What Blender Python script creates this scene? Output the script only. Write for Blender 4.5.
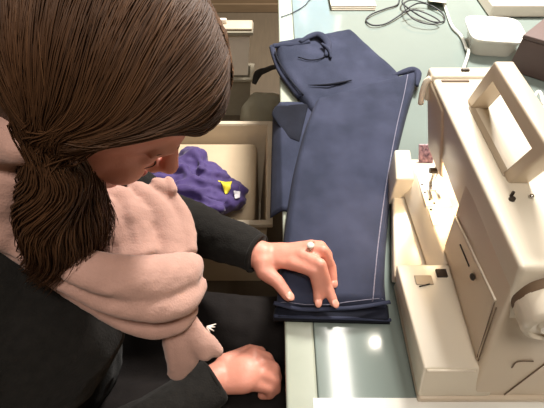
import bpy, bmesh, math, random
from mathutils import Vector, Matrix, noise
import numpy as np

for o in list(bpy.data.objects): bpy.data.objects.remove(o, do_unlink=True)
S = bpy.context.scene
COL = S.collection
random.seed(7)
V = Vector
PI = math.pi

# ------------------------------------------------------------------ camera
CAM_Z, FPX, PITCH = 1.38, 420.0, math.radians(50)
cd = bpy.data.cameras.new('camera'); cam = bpy.data.objects.new('camera', cd); COL.objects.link(cam)
cam.location = (0, 0, CAM_Z); cam.rotation_euler = (PI/2 - PITCH, 0, 0)
cd.sensor_width = 36; cd.lens = 36*FPX/544; cd.clip_start = 0.02
S.camera = cam

# ------------------------------------------------------------------ world, exposure
W = bpy.data.worlds.new('world'); S.world = W; W.use_nodes = True
W.node_tree.nodes['Background'].inputs[0].default_value = (0.35, 0.65, 1.0, 1)
W.node_tree.nodes['Background'].inputs[1].default_value = 2.4
S.view_settings.view_transform = 'Standard'
S.view_settings.look = 'None'
S.view_settings.gamma = 1
S.view_settings.use_curve_mapping = False
S.view_settings.exposure = 0.12

# ------------------------------------------------------------------ large lights (ceiling lamps of the room, plus an added near fill)
def area(name, loc, sx, sy, power, col, target=None, shape='RECTANGLE'):
    l = bpy.data.lights.new(name, 'AREA'); l.shape = shape; l.size = sx; l.size_y = sy
    l.energy = power; l.color = col
    o = bpy.data.objects.new(name, l); COL.objects.link(o); o.location = loc
    if target is not None:
        o.rotation_euler = (V(target)-V(loc)).to_track_quat('-Z', 'Y').to_euler()
    return o
area('ceiling_tube_light', (0.365, 0.85, 2.42), 0.10, 1.1, 10, (1.0, 0.94, 0.86))
area('ceiling_disc_light', (0.575, 0.915, 2.41), 0.035, 0.035, 0.9, (1.0, 0.90, 0.76), shape='DISK')
area('main_ceiling_light', (0.60, 1.85, 2.40), 0.45, 0.45, 112, (1.0, 0.95, 0.885), shape='DISK')
area('near_fill_light', (0.0, -0.25, 2.43), 0.4, 0.4, 14, (1.0, 0.92, 0.83), shape='DISK')  # added fill to brighten the bed top and near side, no known lamp

# ------------------------------------------------------------------ helpers
def at(u, v, z):
    """world point on the horizontal plane z seen in direction (u,v) from the measuring position"""
    c, s = math.cos(PITCH), math.sin(PITCH)
    a = (u-272)/FPX; b = (v-204)/FPX
    d = V((a, c - b*s, -s - b*c))
    return V((0, 0, CAM_Z)) + d*((z-CAM_Z)/d.z)

def srgb(r, g, b):
    f = lambda c: ((c/255+0.055)/1.055)**2.4 if c/255 > 0.04045 else c/255/12.92
    return (f(r), f(g), f(b), 1)

def mat(name, col, rough=0.5, metal=0, spec=0.5, noise_amt=0.0, noise_scale=30, bump=0.0, bump_scale=200, sheen=0,
        transmission=0, alpha=1, emis=None, emis_s=0, coat=0, stretch=None, sss=0, col2=None):
    m = bpy.data.materials.new(name); m.use_nodes = True
    nt = m.node_tree; b = nt.nodes['Principled BSDF']
    b.inputs['Base Color'].default_value = col
    b.inputs['Roughness'].default_value = rough
    b.inputs['Metallic'].default_value = metal
    b.inputs['Specular IOR Level'].default_value = spec
    b.inputs['Sheen Weight'].default_value = sheen
    b.inputs['Transmission Weight'].default_value = transmission
    b.inputs['Alpha'].default_value = alpha
    b.inputs['Coat Weight'].default_value = coat
    if sss:
        b.inputs['Subsurface Weight'].default_value = sss
        b.inputs['Subsurface Radius'].default_value = (0.02, 0.008, 0.005)
        b.inputs['Subsurface Scale'].default_value = 0.5
    if emis: b.inputs['Emission Color'].default_value = emis; b.inputs['Emission Strength'].default_value = emis_s
    tc = nt.nodes.new('ShaderNodeTexCoord')
    mp = nt.nodes.new('ShaderNodeMapping'); nt.links.new(tc.outputs['Object'], mp.inputs[0])
    if stretch: mp.inputs['Scale'].default_value = stretch
    if noise_amt or col2:
        n = nt.nodes.new('ShaderNodeTexNoise'); n.inputs['Scale'].default_value = noise_scale; n.inputs['Detail'].default_value = 6
        nt.links.new(mp.outputs[0], n.inputs['Vector'])
        r = nt.nodes.new('ShaderNodeValToRGB')
        k = 1-noise_amt; k2 = 1+noise_amt
        r.color_ramp.elements[0].position = 0.3; r.color_ramp.elements[1].position = 0.7
        r.color_ramp.elements[0].color = (col[0]*k, col[1]*k, col[2]*k, 1)
        r.color_ramp.elements[1].color = col2 if col2 else (min(1, col[0]*k2), min(1, col[1]*k2), min(1, col[2]*k2), 1)
        nt.links.new(n.outputs[0], r.inputs[0]); nt.links.new(r.outputs[0], b.inputs['Base Color'])
    if bump:
        n2 = nt.nodes.new('ShaderNodeTexNoise'); n2.inputs['Scale'].default_value = bump_scale; n2.inputs['Detail'].default_value = 4
        nt.links.new(mp.outputs[0], n2.inputs['Vector'])
        bp = nt.nodes.new('ShaderNodeBump'); bp.inputs['Strength'].default_value = bump; bp.inputs['Distance'].default_value = 0.002
        nt.links.new(n2.outputs[0], bp.inputs['Height']); nt.links.new(bp.outputs[0], b.inputs['Normal'])
    return m

def link(name, me, m, parent=None, smooth=True):
    o = bpy.data.objects.new(name, me); COL.objects.link(o)
    if m is not None: me.materials.append(m)
    if smooth:
        for p in me.polygons: p.use_smooth = True
    if parent is not None:
        bpy.context.view_layer.update()
        o.parent = parent
        o.matrix_parent_inverse = Matrix.Identity(4)
        # meshes are written in world coordinates; shift them into the parent's frame
        off = world_loc(parent)
        me.transform(Matrix.Translation(-off))
    return o
def world_loc(o):
    p = V((0, 0, 0))
    while o is not None:
        p = p + o.location; o = o.parent
    return p
def empty(name, loc, label, cat, group=None):
    o = bpy.data.objects.new(name, None); COL.objects.link(o); o.location = loc; o.empty_display_size = 0.05
    tag(o, label, cat, group); return o
def tag(o, label, cat, group=None):
    o['label'] = label; o['category'] = cat
    if group: o['group'] = group
    return o
def struct(o): o['kind'] = 'structure'; return o

def bm_mesh(bm, name='m'):
    me = bpy.data.meshes.new(name); bmesh.ops.recalc_face_normals(bm, faces=bm.faces[:]); bm.to_mesh(me); bm.free(); return me
def bevel(bm, w, seg=2, edges=None):
    bmesh.ops.bevel(bm, geom=edges or bm.edges[:], offset=w, segments=seg, profile=0.5, affect='EDGES', clamp_overlap=True)
def hexa(bm, pts):
    """8 points: bottom 4 (ccw) then top 4"""
    vs = [bm.verts.new(p) for p in pts]
    for f in ((0,3,2,1),(4,5,6,7),(0,1,5,4),(1,2,6,5),(2,3,7,6),(3,0,4,7)): bm.faces.new([vs[i] for i in f])
    return vs
def boxpts(x0, x1, y0, y1, z0, z1):
    return [(x0,y0,z0),(x1,y0,z0),(x1,y1,z0),(x0,y1,z0),(x0,y0,z1),(x1,y0,z1),(x1,y1,z1),(x0,y1,z1)]
def box(name, x0, x1, y0, y1, z0, z1, m, parent=None, bev=0.002, seg=2):
    bm = bmesh.new(); hexa(bm, boxpts(x0,x1,y0,y1,z0,z1))
    if bev: bevel(bm, bev, seg)
    return link(name, bm_mesh(bm), m, parent, smooth=False)
def hexobj(name, pts, m, parent=None, bev=0.002, seg=3):
    bm = bmesh.new(); hexa(bm, pts)
    if bev: bevel(bm, bev, seg)
    o = link(name, bm_mesh(bm), m, parent, smooth=False); autosm(o); return o
def autosm(o, ang=40):
    me = o.data
    for p in me.polygons: p.use_smooth = True
    try: me.set_sharp_from_angle(angle=math.radians(ang))
    except Exception: pass
def prism(name, outline, axis, a0, a1, m, parent=None, bev=0.003, seg=3, fn=None):
    """outline of 2-D points extruded along axis ('x','y','z') from a0 to a1"""
    bm = bmesh.new()
    def P(p, a):
        if axis == 'y': return (p[0], a, p[1])
        if axis == 'x': return (a, p[0], p[1])
        return (p[0], p[1], a)
    A = [bm.verts.new(P(p, a0)) for p in outline]; B = [bm.verts.new(P(p, a1)) for p in outline]
    n = len(outline)
    bm.faces.new(A); bm.faces.new(B[::-1])
    for i in range(n): bm.faces.new((A[i], B[i], B[(i+1)%n], A[(i+1)%n]))
    if bev: bevel(bm, bev, seg)
    o = link(name, bm_mesh(bm), m, parent, smooth=False); autosm(o); return o

def catmull(pts, n=8, closed=False):
    pts = [V(p) for p in pts]; out = []
    N = len(pts)
    R = range(N if closed else N-1)
    for i in R:
        if closed: p0, p1, p2, p3 = pts[(i-1)%N], pts[i], pts[(i+1)%N], pts[(i+2)%N]
        else:
            p1, p2 = pts[i], pts[i+1]
            p0 = pts[i-1] if i > 0 else p1*2-p2
            p3 = pts[i+2] if i+2 < N else p2*2-p1
        for k in range(n):
            t = k/n
            out.append(0.5*((2*p1)+(p2-p0)*t+(2*p0-5*p1+4*p2-p3)*t*t+(3*p1-p0-3*p2+p3)*t*t*t))
    if not closed: out.append(pts[-1])
    return out
def lerp_list(vals, n):
    """resample list of floats to n"""
    xs = np.linspace(0, 1, len(vals)); return list(np.interp(np.linspace(0, 1, n), xs, vals))
def tube_bm(bm, path, rad, seg=8, up=None, flat=1.0, closed=False, cap=True, wob=None):
    """tube along path; rad float or list; cross-section r along side, r*flat along up"""
    path = [V(p) for p in path]; n = len(path)
    if not isinstance(rad, (list, tuple)): rad = [rad]*n
    elif len(rad) != n: rad = lerp_list(rad, n)
    rings = []; prev = None
    for i in range(n):
        if closed: t = path[(i+1)%n]-path[(i-1)%n]
        else: t = path[min(i+1, n-1)]-path[max(i-1, 0)]
        t.normalize()
        if up is not None: side = t.cross(V(up))
        else:
            if prev is None: side = t.cross(V((0, 0, 1)) if abs(t.z) < 0.9 else V((1, 0, 0)))
            else: side = prev - t*prev.dot(t)
        if side.length < 1e-6: side = t.cross(V((0.3, 1, 0)))
        side.normalize(); prev = side; nn = side.cross(t)
        ring = []
        for k in range(seg):
            a = 2*PI*k/seg
            r = rad[i]
            if wob: r *= wob(i/max(1, n-1), a)
            ring.append(bm.verts.new(path[i] + side*math.cos(a)*r + nn*math.sin(a)*r*flat))
        rings.append(ring)
    m = n if closed else n-1
    for i in range(m):
        A, B = rings[i], rings[(i+1)%n]
        for k in range(seg): bm.faces.new((A[k], A[(k+1)%seg], B[(k+1)%seg], B[k]))
    if cap and not closed:
        bm.faces.new(rings[0][::-1]); bm.faces.new(rings[-1])
def tube(name, path, rad, m, parent=None, seg=8, **kw):
    bm = bmesh.new(); tube_bm(bm, path, rad, seg, **kw)
    return link(name, bm_mesh(bm), m, parent)
def ell_bm(bm, c, r, rot=None, seg=24, rings=16):
    M = Matrix.Translation(V(c)) @ (rot.to_4x4() if rot is not None else Matrix.Identity(4)) @ Matrix.Diagonal((r[0], r[1], r[2], 1))
    bmesh.ops.create_uvsphere(bm, u_segments=seg, v_segments=rings, radius=1, matrix=M)
def cap_bm(bm, p0, p1, r0, r1, flat=1.0, up=None, seg=16):
    """capsule with two radii"""
    p0, p1 = V(p0), V(p1); d = p1-p0; L = d.length; t = d.normalized()
    pts, rr = [], []
    for k in range(6):
        a = PI/2*(1-k/5); pts.append(p0 - t*r0*math.sin(a)); rr.append(max(r0*math.cos(a), r0*0.05))
    for k in range(1, 5): pts.append(p0+d*k/5); rr.append(r0+(r1-r0)*k/5)
    for k in range(6):
        a = PI/2*k/5; pts.append(p1 + t*r1*math.sin(a)); rr.append(max(r1*math.cos(a), r1*0.05))
    tube_bm(bm, pts, rr, seg, up=up, flat=flat)
def chain(bm, pts, rad, flat=1.0, up=None, seg=14):
    for i in range(len(pts)-1): cap_bm(bm, pts[i], pts[i+1], rad[i], rad[i+1], flat, up, seg)
def remesh(bm, voxel, smooth=6, fac=0.5):
    """fuse closed shapes into one continuous skin"""
    me = bpy.data.meshes.new('tmp'); bmesh.ops.recalc_face_normals(bm, faces=bm.faces[:]); bm.to_mesh(me); bm.free()
    o = bpy.data.objects.new('tmp', me); COL.objects.link(o)
    r = o.modifiers.new('r', 'REMESH'); r.mode = 'VOXEL'; r.voxel_size = voxel
    s = o.modifiers.new('s', 'SMOOTH'); s.iterations = smooth; s.factor = fac
    dg = bpy.context.evaluated_depsgraph_get(); dg.update()
    out = bpy.data.meshes.new_from_object(o.evaluated_get(dg))
    bpy.data.objects.remove(o, do_unlink=True); bpy.data.meshes.remove(me)
    return out
def displace(me, fn):
    me.update()
    co = [v.co.copy() for v in me.vertices]; no = [v.normal.copy() for v in me.vertices]
    for i, v in enumerate(me.vertices): v.co = co[i] + no[i]*fn(co[i])
    me.update()

# ------------------------------------------------------------------ materials
M_floor = mat('floor_wood', srgb(84,72,56), 0.7, noise_amt=0.10, noise_scale=6, stretch=(12,1,1), bump=0.1)
M_wallb = mat('wood_panelling', srgb(112,92,68), 0.6, noise_amt=0.12, noise_scale=5, stretch=(1,1,8))
M_wall = mat('wall_paint', srgb(150,132,110), 0.9, noise_amt=0.03, bump=0.1, bump_scale=80)
M_ceil = mat('ceiling_paint', srgb(176,166,152), 0.9, noise_amt=0.02)
M_frame = mat('white_gloss_paint', srgb(235,232,225), 0.4, noise_amt=0.02)
M_glass = mat('window_glass', (1,1,1,1), 0.02, transmission=1.0)
M_table = mat('pale_green_tabletop', srgb(124,135,130), 0.09, spec=0.5, noise_amt=0.035, noise_scale=9)
M_tedge = mat('table_edge_band', srgb(166,172,158), 0.2, noise_amt=0.03)
M_tleg = mat('table_leg_metal', srgb(150,150,148), 0.35, metal=0.8, noise_amt=0.03)
M_cream = mat('cream_machine_plastic', srgb(226,216,197), 0.32, noise_amt=0.012, noise_scale=12, bump=0.03, bump_scale=600)
M_cream_shade = mat('cream_machine_shaded_plastic', srgb(214,198,176), 0.38, noise_amt=0.02, noise_scale=12)  # same plastic as M_cream, with the shade of the sides put into its colour
M_seam = mat('machine_seam', srgb(110,90,70), 0.7, noise_amt=0.1)
M_seam2 = mat('machine_catch_and_shade_plastic', srgb(176,160,138), 0.6, noise_amt=0.04)
M_light = mat('pale_trim', srgb(250,240,222), 0.4, noise_amt=0.01)
M_metal = mat('steel', (0.6,0.58,0.55,1), 0.25, metal=1, noise_amt=0.1)
M_dark = mat('dark_metal', srgb(60,52,46), 0.4, metal=0.5, noise_amt=0.1)
M_purple_s = mat('purple_sticker', srgb(120,85,110), 0.5, noise_amt=0.5, noise_scale=160, col2=srgb(215,170,175))
M_lampw = mat('work_lamp', (1,0.8,0.5,1), emis=(1,0.78,0.5,1), emis_s=8)

def denim(name, c, c2, amt=1):
    m = mat(name, c, 0.88, spec=0.15, sheen=0.03)
    nt = m.node_tree; b = nt.nodes['Principled BSDF']
    tc = nt.nodes.new('ShaderNodeTexCoord')
    w = nt.nodes.new('ShaderNodeTexWave'); w.wave_type = 'BANDS'; w.bands_direction = 'DIAGONAL'
    w.inputs['Scale'].default_value = 320; w.inputs['Distortion'].default_value = 1.5
    n = nt.nodes.new('ShaderNodeTexNoise'); n.inputs['Scale'].default_value = 14; n.inputs['Detail'].default_value = 8
    nt.links.new(tc.outputs['Object'], w.inputs['Vector']); nt.links.new(tc.outputs['Object'], n.inputs['Vector'])
    r = nt.nodes.new('ShaderNodeValToRGB'); r.color_ramp.elements[0].color = c; r.color_ramp.elements[1].color = c2
    r.color_ramp.elements[0].position = 0.35; r.color_ramp.elements[1].position = 0.68
    nt.links.new(n.outputs[0], r.inputs[0])
    mx = nt.nodes.new('ShaderNodeMixRGB'); mx.blend_type = 'MULTIPLY'; mx.inputs[0].default_value = 0.25
    nt.links.new(r.outputs[0], mx.inputs[1]); nt.links.new(w.outputs[0], mx.inputs[2]); nt.links.new(mx.outputs[0], b.inputs['Base Color'])
    bp = nt.nodes.new('ShaderNodeBump'); bp.inputs['Strength'].default_value = 0.25; bp.inputs['Distance'].default_value = 0.001
    nt.links.new(w.outputs[0], bp.inputs['Height']); nt.links.new(bp.outputs[0], b.inputs['Normal'])
    return m
M_denim = denim('navy_denim', srgb(49,54,72), srgb(64,68,89))
M_denim_dark = denim('denim_inside_and_shade', srgb(20,22,32), srgb(34,37,50))
M_stitch = mat('stitching', srgb(122,120,138), 0.8, noise_amt=0.3, noise_scale=300)

M_skin = mat('skin', srgb(216,146,126), 0.48, noise_amt=0.06, noise_scale=25, bump=0.12, bump_scale=260, sss=0.12)
M_nail = mat('nail', srgb(232,165,145), 0.25, noise_amt=0.02)
M_lip = mat('lips', srgb(176,92,82), 0.4, noise_amt=0.05)
M_lash = mat('lashes', srgb(50,32,24), 0.8, noise_amt=0.05)
M_brow = mat('eyebrow_hair', srgb(104,68,50), 0.9, noise_amt=0.1)
M_knit = mat('black_knit', srgb(29,27,25), 0.92, spec=0.2, noise_amt=0.2, noise_scale=120, bump=0.5, bump_scale=350, sheen=0.05)
M_trou = mat('black_trouser_cloth', srgb(28,24,23), 0.9, spec=0.2, noise_amt=0.15, noise_scale=60, bump=0.3, bump_scale=300)
M_scarf = mat('pink_scarf_cloth', srgb(194,154,141), 0.9, spec=0.2, noise_amt=0.05, noise_scale=60, bump=0.35, bump_scale=420, sheen=0.2)
M_hairb = mat('hair_base', srgb(66,45,30), 0.7, noise_amt=0.3, noise_scale=40, stretch=(1,1,3), bump=0.5, bump_scale=90)
M_silver = mat('silver', (0.8,0.76,0.68,1), 0.18, metal=1, noise_amt=0.05)
M_stone = mat('ring_stone', srgb(215,215,205), 0.08, noise_amt=0.1)

def hair_mat():
    m = bpy.data.materials.new('brown_hair'); m.use_nodes = True
    nt = m.node_tree; b = nt.nodes['Principled BSDF']
    b.inputs['Roughness'].default_value = 0.55; b.inputs['Specular IOR Level'].default_value = 0.22
    at_ = nt.nodes.new('ShaderNodeAttribute'); at_.attribute_name = 'tint'
    r = nt.nodes.new('ShaderNodeValToRGB')
    r.color_ramp.elements[0].color = srgb(52,33,20); r.color_ramp.elements[1].color = srgb(146,108,76)
    e = r.color_ramp.elements.new(0.55); e.color = srgb(86,58,37)
    nt.links.new(at_.outputs['Fac'], r.inputs[0]); nt.links.new(r.outputs[0], b.inputs['Base Color'])
    return m
M_hair = hair_mat()

# ------------------------------------------------------------------ room shell
XL, XR, YN, YF, ZC = -2.4, 2.6, -1.8, 2.92, 2.5
struct(box('floor', XL, XR, YN, YF, -0.05, 0, M_floor, bev=0))
struct(box('ceiling', XL, XR, YN, YF, ZC, ZC+0.05, M_ceil, bev=0))
struct(box('wall_left', XL-0.1, XL, YN, YF, 0, ZC, M_wall, bev=0))
struct(box('wall_right', XR, XR+0.1, YN, YF, 0, ZC, M_wall, bev=0))
struct(box('wall_near', XL, XR, YN-0.1, YN, 0, ZC, M_wall, bev=0))
wx0, wx1, wz0, wz1 = -0.05, 0.50, 1.15, 2.15
bm = bmesh.new()
for b_ in ((XL, wx0, 0, ZC), (wx1, XR, 0, ZC), (wx0, wx1, 0, wz0), (wx0, wx1, wz1, ZC)):
    hexa(bm, boxpts(b_[0], b_[1], YF, YF+0.12, b_[2], b_[3]))
struct(link('wall_back', bm_mesh(bm), M_wall, smooth=False))
struct(box('trim_1', XL, XR, YF-0.015, YF-0.001, 0.03, 0.85, M_wallb, bev=0.001))
struct(box('baseboard_back', XL, XR, YF-0.03, YF-0.016, 0.001, 0.06, M_wallb, bev=0.003))
w = bpy.data.objects.new('window_1', None); COL.objects.link(w); w.location = ((wx0+wx1)/2, YF, wz0); struct(w)
bm = bmesh.new()
for b_ in ((wx0, wx0+0.05, wz0, wz1), (wx1-0.05, wx1, wz0, wz1), (wx0, wx1, wz0, wz0+0.05), (wx0, wx1, wz1-0.05, wz1)):
    hexa(bm, boxpts(b_[0]+.001, b_[1]-.001, YF+0.02, YF+0.07, b_[2], b_[3]))
link('window_frame', bm_mesh(bm), M_frame, w, smooth=False)
box('pane', wx0+0.05, wx1-0.05, YF+0.04, YF+0.045, wz0+0.05, wz1-0.05, M_glass, w, bev=0)
box('window_sill', wx0-0.04, wx1+0.04, YF-0.06, YF+0.0, wz0-0.03, wz0, M_frame, w)
# ceiling lamps' housings, the last one for the added fill
M_house = mat('lamp_housing', srgb(235,230,220), 0.5, noise_amt=0.01)
t = empty('ceiling_lamp', (0.365, 0.85, 2.5), 'long white batten lamp on the ceiling over the table', 'lamp')
box('housing', 0.295, 0.435, 0.27, 1.43, 2.44, 2.499, M_house, t, 0.004)
t = empty('ceiling_lamp', (0.575, 0.915, 2.5), 'small round lamp on the ceiling over the sewing machine', 'lamp')
bm = bmesh.new(); bmesh.ops.create_cone(bm, cap_ends=True, segments=40, radius1=0.08, radius2=0.09, depth=0.06, matrix=Matrix.Translation((0.575, 0.915, 2.469))); 
autosm(link('housing', bm_mesh(bm), M_house, t))
t = empty('ceiling_lamp', (0.60, 1.85, 2.5), 'large round lamp on the ceiling over the far end of the table', 'lamp')
bm = bmesh.new(); bmesh.ops.create_cone(bm, cap_ends=True, segments=40, radius1=0.24, radius2=0.25, depth=0.05, matrix=Matrix.Translation((0.60, 1.85, 2.474)))
autosm(link('housing', bm_mesh(bm), M_house, t))
t = empty('ceiling_lamp', (0.0, -0.25, 2.5), 'added round fill lamp on the ceiling above the near side, unseen', 'lamp')  # housing made up to go with the added fill light
bm = bmesh.new(); bmesh.ops.create_cone(bm, cap_ends=True, segments=40, radius1=0.22, radius2=0.23, depth=0.05, matrix=Matrix.Translation((0.0, -0.25, 2.474)))
autosm(link('housing', bm_mesh(bm), M_house, t))

# ------------------------------------------------------------------ table
TZ = 0.75
tb = empty('work_table', (0.7, 0.85, 0), 'long table with pale green glossy top holding jeans and sewing machine', 'table')
box('tabletop', 0.0655, 1.45, -0.02, 1.85, TZ-0.03, TZ, M_table, tb, 0.002)
box('edge_band', 0.020, 0.065, -0.02, 1.85, TZ-0.03, TZ, M_tedge, tb, 0.004, 3)
for x, y in ((0.10, 0.06), (1.37, 0.06), (0.10, 1.77), (1.37, 1.77)):
    box('leg', x-0.025, x+0.025, y-0.025, y+0.025, 0.001, TZ-0.09, M_tleg, tb, 0.004)
bm = bmesh.new()
for b_ in ((0.09, 1.38, 0.05, 0.08), (0.09, 1.38, 1.75, 1.78), (0.09, 0.12, 0.08, 1.75), (1.35, 1.38, 0.08, 1.75)):
    hexa(bm, boxpts(b_[0], b_[1], b_[2], b_[3], TZ-0.09, TZ-0.0305))
link('under_frame', bm_mesh(bm), M_tleg, tb, smooth=False)

# ------------------------------------------------------------------ sewing machine
sm = empty('sewing_machine', (0.28, 0.36, TZ), 'cream domestic sewing machine with carrying handle raised, at right of table', 'sewing machine')
# base plate and lower casing
YB0, YB1 = 0.175, 0.345       # near casing that carries the pillar
XF = 0.190                    # front of bed at its top
prism('base', [(0.203,YB0-0.010),(0.44,YB0-0.010),(0.44,0.60),(0.232,0.60),(0.222,YB1+0.002),(0.203,YB1+0.002)], 'z', TZ+.001, TZ+0.016, M_cream_shade, sm, 0.003)
# bed (accessory box) in front of the pillar
bed = hexobj('bed', [(0.201,YB0-0.0065,TZ+0.0165),(0.30,YB0-0.0065,TZ+0.0165),(0.30,YB1,TZ+0.0165),(0.203,YB1,TZ+0.0165),
                     (XF+0.006,YB0+0.010,0.83),(0.30,YB0+0.010,0.83),(0.30,YB1-0.004,0.83),(XF-0.001,YB1-0.004,0.83)], M_cream, sm, 0.003)
tube('bed_lip', [(XF+0.010,YB0+0.0085,0.8275),(0.262,YB0+0.0085,0.8275)], 0.0018, M_light, sm, 8)
# free arm
fa = [(0.253,YB1+0.001),(0.275,YB1+0.001),(0.39,YB1+0.001),(0.39,0.56),(0.262,0.56)]
hexobj('free_arm', [(0.250,YB1-0.002,0.795),(0.385,YB1-0.002,0.795),(0.385,0.572,0.795),(0.240,0.572,0.795),
                    (0.267,YB1-0.002,0.830),(0.385,YB1-0.002,0.830),(0.385,0.572,0.830),(0.259,0.572,0.830)], M_cream, sm, 0.003, 3)
prism('free_arm_skirt', [(0.256,YB1-0.001),(0.38,YB1-0.001),(0.38,0.545),(0.246,0.545)], 'z', 0.7665, 0.796, M_seam2, sm, 0.002, 2)  # darker colour paints the shadow on the free arm's lower face
# lower ledge along the free arm (brightly lit by the work lamp)
prism('lower_ledge', [(0.196,YB1-0.001),(0.262,YB1-0.001),(0.256,0.515),(0.226,0.515)], 'z', 0.7665, 0.788, M_cream, sm, 0.004)
# block closing the far end of the ledge
prism('end_block', [(0.220,0.512),(0.2535,0.512),(0.262,0.590),(0.232,0.590)], 'z', 0.7665, 0.838, M_cream, sm, 0.004)
# upper arm + pillar: section changes; front face slopes back downward
def quadbox(name, f, m, bev=0.006, seg=4):
    return hexobj(name, f, m, sm, bev, seg)
# pillar
quadbox('pillar', [(0.2745,0.1695,0.7665),(0.42,0.1695,0.7665),(0.41,0.372,0.7665),(0.278,0.372,0.7665),
                   (0.244,0.2110,1.01),(0.40,0.2110,1.01),(0.40,0.372,1.01),(0.246,0.372,1.01)], M_cream_shade, 0.006)
arm = quadbox('arm', [(0.256,0.1985,0.935),(0.395,0.1985,0.935),(0.372,0.53,0.925),(0.262,0.53,0.925),
                      (0.240,0.2125,1.03),(0.385,0.2125,1.03),(0.335,0.545,1.03),(0.232,0.545,1.03)], M_cream, 0.006)
# head with needle, hanging at far end
quadbox('head_cover', [(0.268,0.462,0.892),(0.335,0.462,0.892),(0.335,0.537,0.892),(0.266,0.537,0.892),
                  (0.234,0.470,1.02),(0.325,0.470,1.02),(0.318,0.549,1.026),(0.229,0.549,1.026)], M_cream_shade, 0.006)
# end cap of arm: raised lip with thread slot
hexobj('end_cap', boxpts(0.232,0.334,0.530,0.556,0.99,1.034), M_cream, sm, 0.004)
hexobj('thread_slot', boxpts(0.244,0.284,0.522,0.5265,1.0295,1.0315), M_seam, sm, 0.0005, 1)
hexobj('thread_guide', boxpts(0.277,0.289,0.543,0.548,1.034,1.037), M_dark, sm, 0.0008, 1)
tube('thread_lever', catmull([(0.2285,0.533,0.985),(0.2255,0.533,1.005),(0.226,0.534,1.022),(0.231,0.534,1.029)],5), 0.0045, M_light, sm, 8)
# top lid line along the arm

# front panel seams (pillar face)
def face_pt(y, z):   # point on sloped front face of pillar/arm
    k = (z-0.7665)/(1.01-0.7665)
    return V((0.2745+(0.244-0.2745)*k + (y-0.2)*0.012, y, z))
def facetube(name, pts, r, m): return tube(name, [face_pt(*p)+V((-0.0012,0,0)) for p in pts], r, m, sm, 6)
bm = bmesh.new()
P4 = [face_pt(0.366,0.917), face_pt(0.222,0.947), face_pt(0.196,0.845), face_pt(0.366,0.845)]
for p in P4: p.x -= 0.0015
A = [bm.verts.new(p) for p in P4]; B = [bm.verts.new(p+V((0.004,0,0))) for p in P4]
bm.faces.new(A); bm.faces.new(B[::-1])
for i in range(4): bm.faces.new((A[i],B[i],B[(i+1)%4],A[(i+1)%4]))
bevel(bm, 0.001, 1)
pn = link('front_panel', bm_mesh(bm), M_cream_shade, sm, smooth=False)
facetube('panel_trim', [(0.368,0.919),(0.220,0.950)], 0.0014, M_light)
facetube('panel_seam', [(0.2135,0.945),(0.192,0.838)], 0.0007, M_seam)
facetube('panel_seam', [(0.2195,0.945),(0.1965,0.838)], 0.0006, M_seam)

# stitch slider: slot + knob
facetube('slider_slot', [(0.326,0.905),(0.288,0.911)], 0.0018, M_dark)
kn = face_pt(0.270,0.915)
bm = bmesh.new(); ell_bm(bm, kn+V((-0.004,0,0)), (0.003,0.005,0.004), seg=16, rings=10)
link('slider_knob', bm_mesh(bm), M_dark, sm)
# take-up lever slot and tension screw on top
bm = bmesh.new()
bmesh.ops.create_cone(bm, cap_ends=True, segments=20, radius1=0.0035, radius2=0.0032, depth=0.003, matrix=Matrix.Translation((0.263,0.300,1.0315)))
bmesh.ops.create_cone(bm, cap_ends=True, segments=16, radius1=0.0018, radius2=0.0017, depth=0.007, matrix=Matrix.Translation((0.264,0.305,1.0335)))
autosm(link('bobbin_spindle', bm_mesh(bm), M_dark, sm))
bm = bmesh.new(); ell_bm(bm, (0.285,0.303,1.032), (0.003,0.003,0.003), seg=12, rings=8)
link('bobbin_stop', bm_mesh(bm), M_metal, sm)
# carrying handle
hd = empty_child = bpy.data.objects.new('handle', None)
bm = bmesh.new()
def bar(bm, a, b, wx, wy):
    pass
HZ0, HZ1 = 1.028, 1.103
bm.free(); bpy.data.objects.remove(hd)
hd = prism('handle', [(0.325,HZ0),(0.300,HZ1),(0.458,HZ1),(0.482,HZ0),(0.462,HZ0),(0.444,HZ1-0.015),(0.318,HZ1-0.015),(0.343,HZ0)], 'x', 0.268, 0.292, M_cream_shade, sm, 0.003, 3)
prism('handle_recess_shade', [(0.266,0.335),(0.275,0.335),(0.273,0.464),(0.2645,0.464)], 'z', 1.0297, 1.0312, M_seam2, sm, 0.0005, 1)  # raised strip, its darker colour paints the shade of the handle's recess
# needle group
tube('needle_bar', [(0.282,0.500,0.90),(0.282,0.500,0.866)], 0.0035, M_metal, sm, 10)
tube('needle', [(0.282,0.500,0.868),(0.282,0.500,0.834)], 0.0009, M_metal, sm, 6)
bm = bmesh.new()
hexa(bm, boxpts(0.272,0.290,0.490,0.512,0.8315,0.8345)); hexa(bm, boxpts(0.272,0.276,0.470,0.490,0.8315,0.8345)); hexa(bm, boxpts(0.286,0.290,0.470,0.490,0.8315,0.8345))
tube_bm(bm, [(0.281,0.508,0.834),(0.281,0.510,0.90)], 0.003, 8)
link('presser_foot', bm_mesh(bm), M_metal, sm, smooth=False)
bm = bmesh.new(); bmesh.ops.create_cone(bm, cap_ends=True, segments=14, radius1=0.005, radius2=0.005, depth=0.012, matrix=Matrix.Translation((0.273,0.500,0.872)) @ Matrix.Rotation(PI/2,4,'Y'))
autosm(link('needle_clamp_screw', bm_mesh(bm), M_dark, sm))
hexobj('needle_plate', boxpts(0.262,0.306,0.455,0.535,0.8295,0.8312), M_light, sm, 0.0006, 1)
hexobj('bobbin_cover', boxpts(0.264,0.300,0.415,0.452,0.8295,0.8308), M_light, sm, 0.0005, 1)
bm = bmesh.new()
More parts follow.
